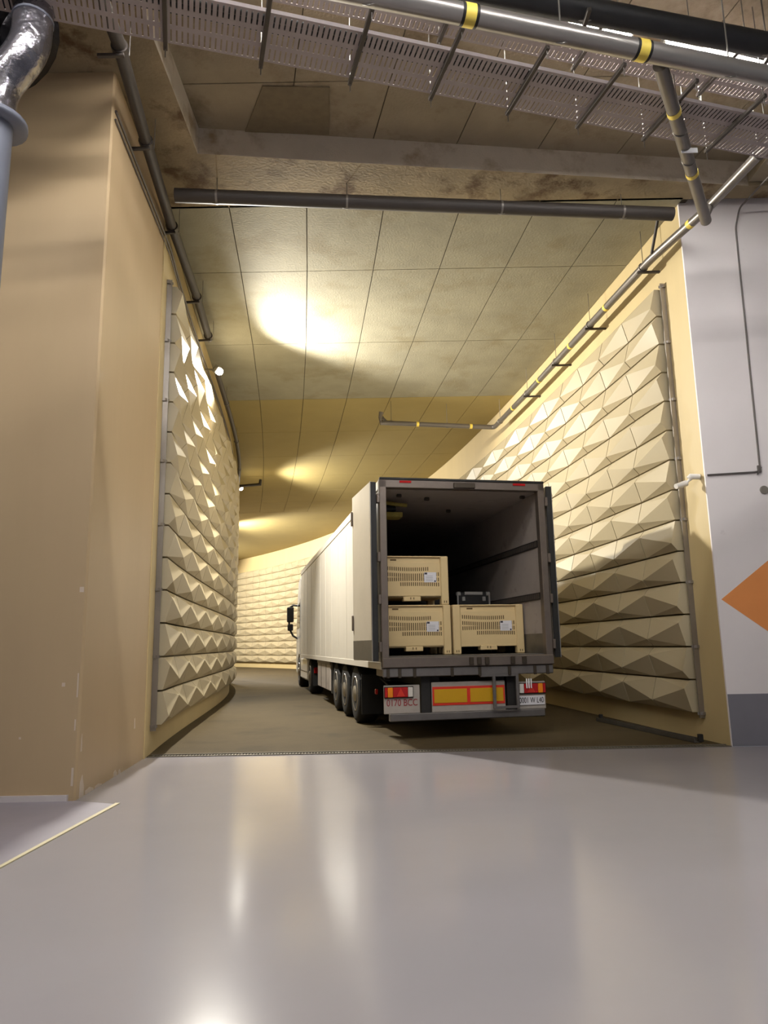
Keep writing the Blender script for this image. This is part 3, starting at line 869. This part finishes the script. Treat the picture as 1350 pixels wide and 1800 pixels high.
def road_case(label, x, y, w, d, h):
    r = empty('road_case', world_at(x, y, DECK + 0.002), HEAD, label, 'case', 'black road cases in the trailer')
    body = MB().bbox(-w / 2 + 0.008, w / 2 - 0.008, -d / 2 + 0.008, d / 2 - 0.008, 0.0, h - 0.008, 0.004).build('body', M['case_black'], r)
    for sx in (-1, 1):
        for sy in (-1, 1):
            x0, x1 = sorted((sx * w / 2, sx * (w / 2 - 0.03)))
            y0, y1 = sorted((sy * d / 2, sy * (d / 2 - 0.03)))
            MB().bbox(x0, x1, y0, y1, 0.0, h - 0.01, 0.004).build('edge_profile', M['case_metal'], r)
            x0, x1 = sorted((sx * (w / 2 + 0.006), sx * (w / 2 - 0.08)))
            y0, y1 = sorted((sy * (d / 2 + 0.006), sy * (d / 2 - 0.08)))
            MB().bbox(x0, x1, y0, y1, h - 0.08, h + 0.002, 0.02).build('corner_cap', M['case_metal'], r)
    MB().bbox(-w / 2 + 0.14, w / 2 - 0.14, -d / 2 - 0.004, -d / 2 + 0.03, h - 0.06, h, 0.006).build('lid_profile', M['case_metal'], r)
    for sx in (-1, 1):
        MB().bbox(*sorted((sx * (w / 2 - 0.09), sx * (w / 2 - 0.15))), -d / 2 - 0.015, -d / 2 + 0.01, h - 0.17, h - 0.09, 0.006).build('latch', M['case_metal'], r)
    return r
road_case('black road case with silver corners behind the right hand bin', 0.80, 2.45, 0.62, 0.7, 1.08)
road_case('tall black road case with a silver edge showing beside the upper bin', -0.24, 2.75, 1.02, 0.8, 1.36)

# ------------------------------------------------------------------ pipes along the ceiling
def bands(path_fn, ts, r, parent, m='yellow_tape', name='marker_band', half=0.035):
    for t in ts:
        p0, p1 = path_fn(t - half), path_fn(t + half)
        MB().tube([p0, p1], r * 1.02 + 0.002, 14).build(name, M[m], parent)

def lerp_path(pts):
    P = [Vector(p) for p in pts]
    seg = [(P[i + 1] - P[i]).length for i in range(len(P) - 1)]
    def f(t):
        for i, L_ in enumerate(seg):
            if t <= L_ or i == len(seg) - 1:
                return P[i] + (P[i + 1] - P[i]) * (t / L_)
            t -= L_
    f.length = sum(seg)
    return f

def round_corner(pts, rad, n=6):
    P = [Vector(p) for p in pts]
    out = [P[0]]
    for i in range(1, len(P) - 1):
        a = (P[i - 1] - P[i]).normalized(); b_ = (P[i + 1] - P[i]).normalized()
        p0 = P[i] + a * rad; p1 = P[i] + b_ * rad
        for k in range(n + 1):
            t = k / n
            out.append((1 - t) ** 2 * p0 + 2 * t * (1 - t) * P[i] + t * t * p1)
    out.append(P[-1])
    return out

def hanger(parent, p, r, ztop, rod=0.006, name='hanger'):
    # ring clamp round the pipe with a rod to the ceiling
    p = Vector(p)
    h = MB()
    pts = []
    for k in range(13):
        th = 2 * math.pi * k / 12
        pts.append(p + Vector((0, 0, 0)) + (r + 0.006) * Vector((math.cos(th), 0, math.sin(th))))
    h.tube(pts, 0.009, 6, caps=False)
    h.tube([p + Vector((0, 0, r)), (p.x, p.y, ztop)], rod, 6)
    return h.build(name, M['rod'], parent)

# pipe along the left wall
lp_pts = [(-2.50, 5.0, 7.3), (-2.56, 6.3, 7.3), (-2.75, 7.7, 7.3), (-2.95, 9.4, 7.3), (-3.15, 11.62, 7.3), (-3.36, 13.4, 7.3)]
lpipe = MB().tube(lp_pts, 0.068, 16).build('wall_pipe', M['pipe_dark'], label='dark grey pipe running under the ceiling along the left portal wall', cat='pipe')
lf = lerp_path(lp_pts)
for t in (1.35, 2.75, 4.55, 6.7, 8.3):
    p = lf(t)
    MB().tube([lf(t - 0.03), lf(t + 0.03)], 0.085, 14).build('clamp', M['strut'], lpipe)
    MB().bbox(p.x - 0.22, p.x + 0.05, p.y - 0.02, p.y + 0.02, 7.19, 7.225, 0.004).build('clamp_arm', M['strut'], lpipe)
    MB().tube([(p.x + 0.1, p.y, 7.2), (p.x + 0.1, p.y, 7.6)], 0.005, 6).build('hanger_rod', M['rod'], lpipe)
# conduits on the left wall just under the pipe
cpts = [(-2.86, 7.06, 7.16), (-3.05, 9.48, 7.16)] + [(xl(y) + 0.03, y, 7.16) for y in np.linspace(9.9, 26, 18)]
MB().tube(cpts, 0.016, 8).build('cable_conduit', M['conduit'], label='thin conduit clipped high on the left tunnel wall, upper of two', cat='conduit')
cpts2 = [(x, y, z - 0.10) for x, y, z in cpts]
MB().tube(cpts2, 0.012, 8).build('cable_conduit', M['conduit'], label='thin conduit clipped high on the left tunnel wall, lower of two', cat='conduit')
wp2 = [(xl(y) + 0.20, y, 7.18) for y in np.linspace(14.9, 27.5, 20)]
wpo = MB().tube(wp2, 0.055, 12).build('wall_pipe', M['pipe_dark'], label='dark pipe following the curve of the left wall beyond the first lamp', cat='pipe')
for k in (3, 8, 13):
    hanger(wpo, wp2[k], 0.055, HC)
# pipe across the portal
cr_pts = [(-2.72, 8.82, 7.32), (4.19, 9.47, 7.32)]
crp = MB().tube(cr_pts, 0.095, 18).build('cross_pipe', M['pipe_dark'], label='dark pipe spanning the tunnel portal just under the ceiling', cat='pipe')
cfn = lerp_path(cr_pts)
for t in (0.55, 2.3, 4.45, 6.2):
    hanger(crp, cfn(t), 0.095, HC)
    MB().tube([cfn(t - 0.014), cfn(t + 0.014)], 0.099, 18).build('pipe_strap', M['rod'], crp)
# grey pipe along the right wall with a branch across the tunnel
rp_pts = round_corner([(4.95, 4.9, 7.0), (4.55, 7.6, 7.0), (4.38, 8.89, 7.0), (4.09, 10.15, 7.0), (3.71, 13.14, 7.0), (3.36, 16.0, 7.0), (2.98, 18.7, 7.0), (-0.05, 18.1, 7.0)], 0.12, 4)
rpipe = MB().tube(rp_pts, 0.062, 16).build('sprinkler_pipe', M['pipe_grey'], label='grey pipe with yellow bands running along the right wall then across the tunnel', cat='pipe')
rf = lerp_path(rp_pts)
bands(rf, (4.35, 6.9, 8.55, 10.4, 12.3, 14.55, 16.0), 0.062, rpipe)
for t in (2.9, 5.55, 7.6, 9.35, 11.25, 13.4, 15.2, 16.7):
    hanger(rpipe, rf(t), 0.062, HC)
for t in (5.55, 7.6, 9.35, 11.25):
    p = rf(t)
    MB().bbox(p.x - 0.10, p.x + 0.32, p.y - 0.02, p.y + 0.02, 6.90, 6.935, 0.004).build('support_arm', M['strut'], rpipe)
MB().tube([(-0.02, 18.11, 7.0), (-0.05, 18.1, 7.14), (-0.02, 18.08, 7.28)], [0.05, 0.05, 0.065], 12).build('nozzle', M['pipe_grey'], rpipe)
MB().tube([(0.10, 18.13, 7.04), (-0.05, 18.12, 7.22)], 0.03, 8).build('nozzle_brace', M['pipe_grey'], rpipe)
# dark drop between cross pipe and right pipe
MB().tube([(4.0, 9.50, 7.30), (4.06, 10.0, 7.02)], 0.022, 8).build('pipe_drop', M['pipe_dark'], crp)
# silver main in the hall
sm_pts = [(-3.2, 4.37, 6.65), (9.0, 7.462, 6.65)]
smain = MB().tube(sm_pts, 0.09, 20).build('main_pipe', M['pipe_silver'], label='thick silver pipe with yellow bands crossing in front of the cable trays', cat='pipe')
sf = lerp_path(sm_pts)
for t in (4.13, 5.80, 2.0, 7.9):
    MB().tube([sf(t - 0.075), sf(t + 0.075)], 0.0925, 20).build('band_backing', M['gasket'], smain)
    MB().tube([sf(t - 0.048), sf(t + 0.048)], 0.0945, 20).build('marker_band', M['yellow_tape'], smain)
for t in (1.5, 3.25, 5.0, 6.75, 8.2):
    hanger(smain, sf(t), 0.09, 7.97, 0.008)
# branch from the silver main to the right wall pipe
brp_pts = [(2.66, 5.96, 6.64), (4.29, 8.72, 6.74)]
brp = MB().tube(brp_pts, 0.068, 16).build('branch_pipe', M['pipe_grey'], label='grey branch pipe with a white tag joining the silver main to the right pipe', cat='pipe')
bf = lerp_path(brp_pts)
bands(bf, (0.75, 1.98), 0.068, brp)
MB().tube([(4.26, 8.66, 6.74), (4.30, 8.72, 6.84), (4.38, 8.76, 6.98)], 0.055, 12).build('elbow', M['pipe_grey'], brp)
p = bf(1.42)
MB().bbox(p.x - 0.05, p.x + 0.13, p.y - 0.03, p.y - 0.02, p.z - 0.09, p.z - 0.03, 0.002).build('white_tag', M['tag'], brp)
for t in (1.1, 1.7):
    hanger(brp, bf(t), 0.068, 7.97)
# black insulated pipe
bk_pts = [(-3.2, 4.83, 7.32), (9.0, 7.644, 7.32)]
bkp = MB().tube(bk_pts, 0.115, 20).build('insulated_pipe', M['pipe_black'], label='thick black insulated pipe hanging above the silver main', cat='pipe')
kf = lerp_path(bk_pts)
for t in (3.2, 5.35, 7.4):
    hanger(bkp, kf(t), 0.115, 7.97, 0.008)
    MB().bbox(kf(t).x - 0.02, kf(t).x + 0.02, kf(t).y - 0.16, kf(t).y + 0.16, 7.16, 7.20, 0.004).build('support_strut', M['strut'], bkp)

# ------------------------------------------------------------------ perforated cable trays
def tray(x0, y0, slope, length, z, width, label, parent_struts):
    ang = math.atan(slope)
    r = empty('cable_tray', (x0, y0, z), ang, label, 'cable tray')
    t = MB()
    # two lips, and solid strips between three rows of slots
    lip = MB().box(0, length, -0.004, 0, 0, 0.04).box(0, length, width, width + 0.004, 0, 0.008).build('side_lip', M['galv'], r)
    for k in range(4):
        yc_ = k * (width / 3)
        w_ = 0.022 if k in (0, 3) else 0.026
        t.box(0, length, max(0, yc_ - w_), min(width, yc_ + w_), 0, 0.003)
    nb = int(length / 0.05)
    for i in range(nb):
        t.box(i * 0.05, i * 0.05 + 0.035, 0, width, 0.0005, 0.0035)
    t.build('perforated_bed', M['galv'], r, kind='stuff')
    for (yy, rr) in ((0.09, 0.028), (0.15, 0.022), (0.40 * width, 0.012)):
        MB().tube([(0, yy, rr + 0.004), (length, yy, rr + 0.004)], rr, 8).build('cable', M['gasket'], r)
    for s_ in parent_struts:
        MB().bbox(s_ - 0.02, s_ + 0.02, -0.30, width + 0.06, -0.042, -0.002, 0.004).build('support_strut', M['strut'], r)
        for yy in (-0.27, width + 0.035):
            MB().tube([(s_, yy, -0.13), (s_, yy, 7.965 - z)], 0.0055, 6).build('hanger_rod', M['rod'], r)
    return r
cs = math.cos(math.atan(0.28))
def at_x(x, x0): return (x - x0) / cs
tray(-4.2, 4.66, 0.28, 13.4, 6.9, 0.56, 'lower perforated cable tray crossing the ceiling behind the silver main', [at_x(q, -4.2) for q in (-3.0, -1.8, -0.95, -0.1, 0.72, 1.55, 2.35, 3.15, 3.95, 4.8, 5.7, 6.6, 7.5)])
tray(-4.2, 4.60, 0.27, 13.4, 7.36, 0.42, 'upper perforated cable tray above the silver main and below the strip lights', [at_x(q, -4.2) for q in (-2.4, -0.9, 0.75, 2.2, 3.7)])

# ------------------------------------------------------------------ strip lights
def batten(x, y, z, rz, m, label, length=1.5, group=None):
    r = empty('strip_light', (x, y, z), rz, label, 'ceiling light', group)
    MB().bbox(-length / 2, length / 2, -0.045, 0.045, 0.0, 0.05, 0.006).build('housing', M['housing'], r)
    for s_ in (-1, 1):
        MB().add([(-length / 2, s_ * 0.045, 0.004), (length / 2, s_ * 0.045, 0.004), (length / 2, s_ * 0.10, -0.045), (-length / 2, s_ * 0.10, -0.045),
                  (-length / 2, s_ * 0.045, 0.008), (length / 2, s_ * 0.045, 0.008), (length / 2, s_ * 0.104, -0.043), (-length / 2, s_ * 0.104, -0.043)],
                 [(0, 1, 2, 3), (7, 6, 5, 4), (0, 4, 5, 1), (2, 6, 7, 3), (1, 5, 6, 2), (3, 7, 4, 0)]).build('reflector', M['white_plastic'], r)
    MB().tube([(-length / 2 + 0.03, 0, -0.022), (length / 2 - 0.03, 0, -0.022)], 0.02, 10).build('tube', m, r)
    for s_ in (-1, 1):
        MB().bbox(s_ * (length / 2 - 0.02) - 0.012, s_ * (length / 2 - 0.02) + 0.012, -0.02, 0.02, -0.04, 0.0, 0.003).build('lamp_holder', M['white_plastic'], r)
        MB().tube([(s_ * 0.5, 0, 0.05), (s_ * 0.5, 0, 7.97 - z)], 0.006, 6).build('hanger_rod', M['rod'], r)
    return r
aa = math.atan(0.281)
bat_pos = [(-2.2, 'strip light above the upper tray, nearest the left wall'), (-0.35, 'strip light above the upper tray, second from the left wall'),
           (2.05, 'lit strip light glowing behind the black insulated pipe, nearest the middle'), (3.85, 'lit strip light glowing behind the black insulated pipe, nearest the right wall')]
for x, lab in bat_pos:
    batten(x, 6.02 + 0.281 * x, 7.76, aa, M['tube_view'], lab)
for x, y, lab in [(-3.6, 2.7, 'hall strip light in the row before the trays, first from the left'), (-1.2, 2.7, 'hall strip light in the row before the trays, second from the left'),
                  (1.2, 2.7, 'hall strip light in the row before the trays, third from the left'), (3.6, 2.7, 'hall strip light in the row before the trays, fourth from the left'),
                  (-2.0, -3.0, 'hall strip light in the rearmost row, left one'), (2.0, -3.0, 'hall strip light in the rearmost row, right one')]:
    batten(x, y, 7.55 if x < -2.5 else 7.72, 0.12, M['tube_hall'], lab, 2.1, 'strip lights further back in the hall')


# ------------------------------------------------------------------ tunnel floodlights on the left wall
def floodlight(y, z, label, power, back=0.40):
    x = xl(y)
    t = Vector((xl(y + 0.5) - xl(y - 0.5), 1.0, 0)).normalized()
    nrm = Vector((t.y, -t.x, 0))
    c = Vector((x, y, z)) + nrm * 0.30
    r = empty('floodlight', (x, y, z), 0, label, 'lamp', 'floodlights along the left tunnel wall')
    ax = (nrm * 0.80 - t * back + Vector((0, 0, -0.75))).normalized()
    rot = ax.to_track_quat('-Z', 'Y').to_matrix().to_4x4()
    T = Matrix.Translation(nrm * 0.30) @ rot
    MB().bbox(-0.10, 0.10, -0.08, 0.08, 0.0, 0.10, 0.015, T).build('housing', M['housing'], r)
    MB().tube([(nrm.x * 0.01, nrm.y * 0.01, 0.03), (nrm.x * 0.27, nrm.y * 0.27, 0.03)], 0.018, 8).build('arm', M['housing'], r)
    dm = MB().lathe([(0.078, 0.0), (0.075, 0.03), (0.06, 0.06), (0.03, 0.078), (0.004, 0.083)], (0, 0, -0.001), (0, 0, -1), 16)
    dm.v = [tuple(T @ Vector(q)) for q in dm.v]
    dm.build('lens', M['lens_lit'], r)
    ld = bpy.data.lights.new('floodlight_beam', 'SPOT')
    ld.energy = power
    ld.color = LAMP_COL
    ld.spot_size = math.radians(152)
    ld.spot_blend = 0.3
    ld.shadow_soft_size = 0.12
    lo = bpy.data.objects.new('floodlight_beam', ld)
    COL.objects.link(lo)
    lo.parent = r
    lo.matrix_local = Matrix.Translation(nrm * 0.30 + ax * 0.22) @ rot
    return r
floodlight(14.35, 7.02, 'brightly lit floodlight high on the left tunnel wall, nearest the portal', TUNNEL_W * 1.25)
floodlight(25.7, 7.02, 'lit floodlight further along the left wall where the tunnel bends', TUNNEL_W * 0.75, 0.1)
floodlight(36.0, 7.02, 'floodlight round the bend of the left tunnel wall, third from the portal', TUNNEL_W * 1.7, 0.0)
floodlight(45.0, 7.02, 'floodlight round the bend of the left tunnel wall, fourth from the portal', TUNNEL_W * 1.7, 0.5)
# stub bracket hanging by the second lamp
jb = MB().tube([(xl(25.2) + 0.1, 25.2, 6.96), (xl(25.2) + 1.0, 25.0, 6.98), (xl(25.2) + 1.02, 25.0, 7.15)], 0.05, 10).build('pipe_stub', M['pipe_dark'], label='short dark pipe stub with upturned end beside the far floodlight', cat='pipe')

# ------------------------------------------------------------------ duct and riser at the top left
rs = MB().tube([(-3.27, 5.5, 0.0), (-3.27, 5.5, 5.80)], 0.155, 20).build('riser_pipe', M['bluegrey'], label='blue grey vertical riser pipe standing before the left wall', cat='pipe')
MB().lathe([(0.16, 0), (0.27, 0), (0.27, 0.045), (0.16, 0.045)], (-3.27, 5.5, 5.76), (0, 0, 1), 24).build('flange', M['bluegrey'], rs)
fd = MB().tube(round_corner([(-3.27, 5.5, 5.82), (-3.27, 5.5, 6.10), (-3.0, 5.5, 6.52), (-2.99, 5.5, 7.55)], 0.16, 6), 0.165, 20).build('foil_duct', M['foil'], label='crinkled silver foil wrapped pipe bend above the riser', cat='duct')
MB().tube([(-3.0, 5.5, 6.78), (-3.0, 5.5, 6.80)], 0.172, 20).build('foil_seam', M['bluegrey'], fd)
MB().tube(round_corner([(-6.0, 5.85, 6.75), (-3.75, 5.85, 6.75), (-3.40, 5.85, 7.0), (-3.40, 5.85, 7.56)], 0.3, 6), 0.30, 22).build('foil_duct', M['foil_black'], label='fat black foil wrapped duct elbow in the upper left corner', cat='duct')

# ------------------------------------------------------------------ small things on the right
vc = MB().tube(round_corner([(5.35, 8.9, 7.55), (5.20, 9.55, 7.45), (5.165, 9.648, 7.2), (5.12, 9.648, 3.60), (5.10, 9.648, 3.57), (4.40, 9.648, 3.54)], 0.06, 4), 0.012, 8).build('cable_conduit', M['conduit'], label='thin grey conduit dropping down the white wall and turning to the corner', cat='conduit')
MB().bbox(5.085, 5.135, 9.635, 9.664, 3.56, 3.66, 0.006).build('junction', M['conduit'], vc)
MB().lathe([(0.058, 0), (0.058, 0.012), (0.05, 0.016)], (5.15, 9.664, 3.32), (0, -1, 0), 20).build('wall_disc', M['disc'], label='round grey disc fixed to the white wall under the conduit', cat='disc')
cc = MB().tube([(4.362, 9.80, 3.55), (4.25, 9.82, 3.56), (4.22, 9.83, 3.53)], 0.04, 12).build('wall_camera', M['white_plastic'], label='small white surveillance camera on an arm at the right portal corner', cat='camera')
MB().tube([(4.24, 9.82, 3.53), (4.17, 9.84, 3.46)], 0.018, 8).build('camera_arm', M['white_plastic'], cc)
MB().tube([(4.19, 9.86, 3.475), (4.02, 9.80, 3.42)], [0.042, 0.036], 14).build('camera_body', M['white_plastic'], cc)
# steel guide rail low along the right wall
A0, A1 = Vector((4.14, 10.05, 0)), Vector((3.66, 12.95, 0))
dv = (A1 - A0).normalized(); nv = Vector((-dv.y, dv.x, 0))
gr = MB()
for (o0, o1, z0, z1) in ((0, 0.012, 0.0, 0.06), (0.08, 0.092, 0.0, 0.06), (0.0, 0.092, 0.0, 0.012)):
    gr.prism([tuple((A0 + nv * o0)[:2]), tuple((A1 + nv * o0)[:2]), tuple((A1 + nv * o1)[:2]), tuple((A0 + nv * o1)[:2])], z0 + 0.001, z1 + 0.001)
gro = gr.build('guide_rail', M['kick'], label='low steel channel rail lying along the foot of the right wall', cat='rail')
for e in (A0, A1):
    MB().bbox(e.x - 0.03, e.x + 0.03, e.y - 0.03, e.y + 0.03, 0.013, 0.11, 0.005).build('end_stop', M['chassis'], gro)
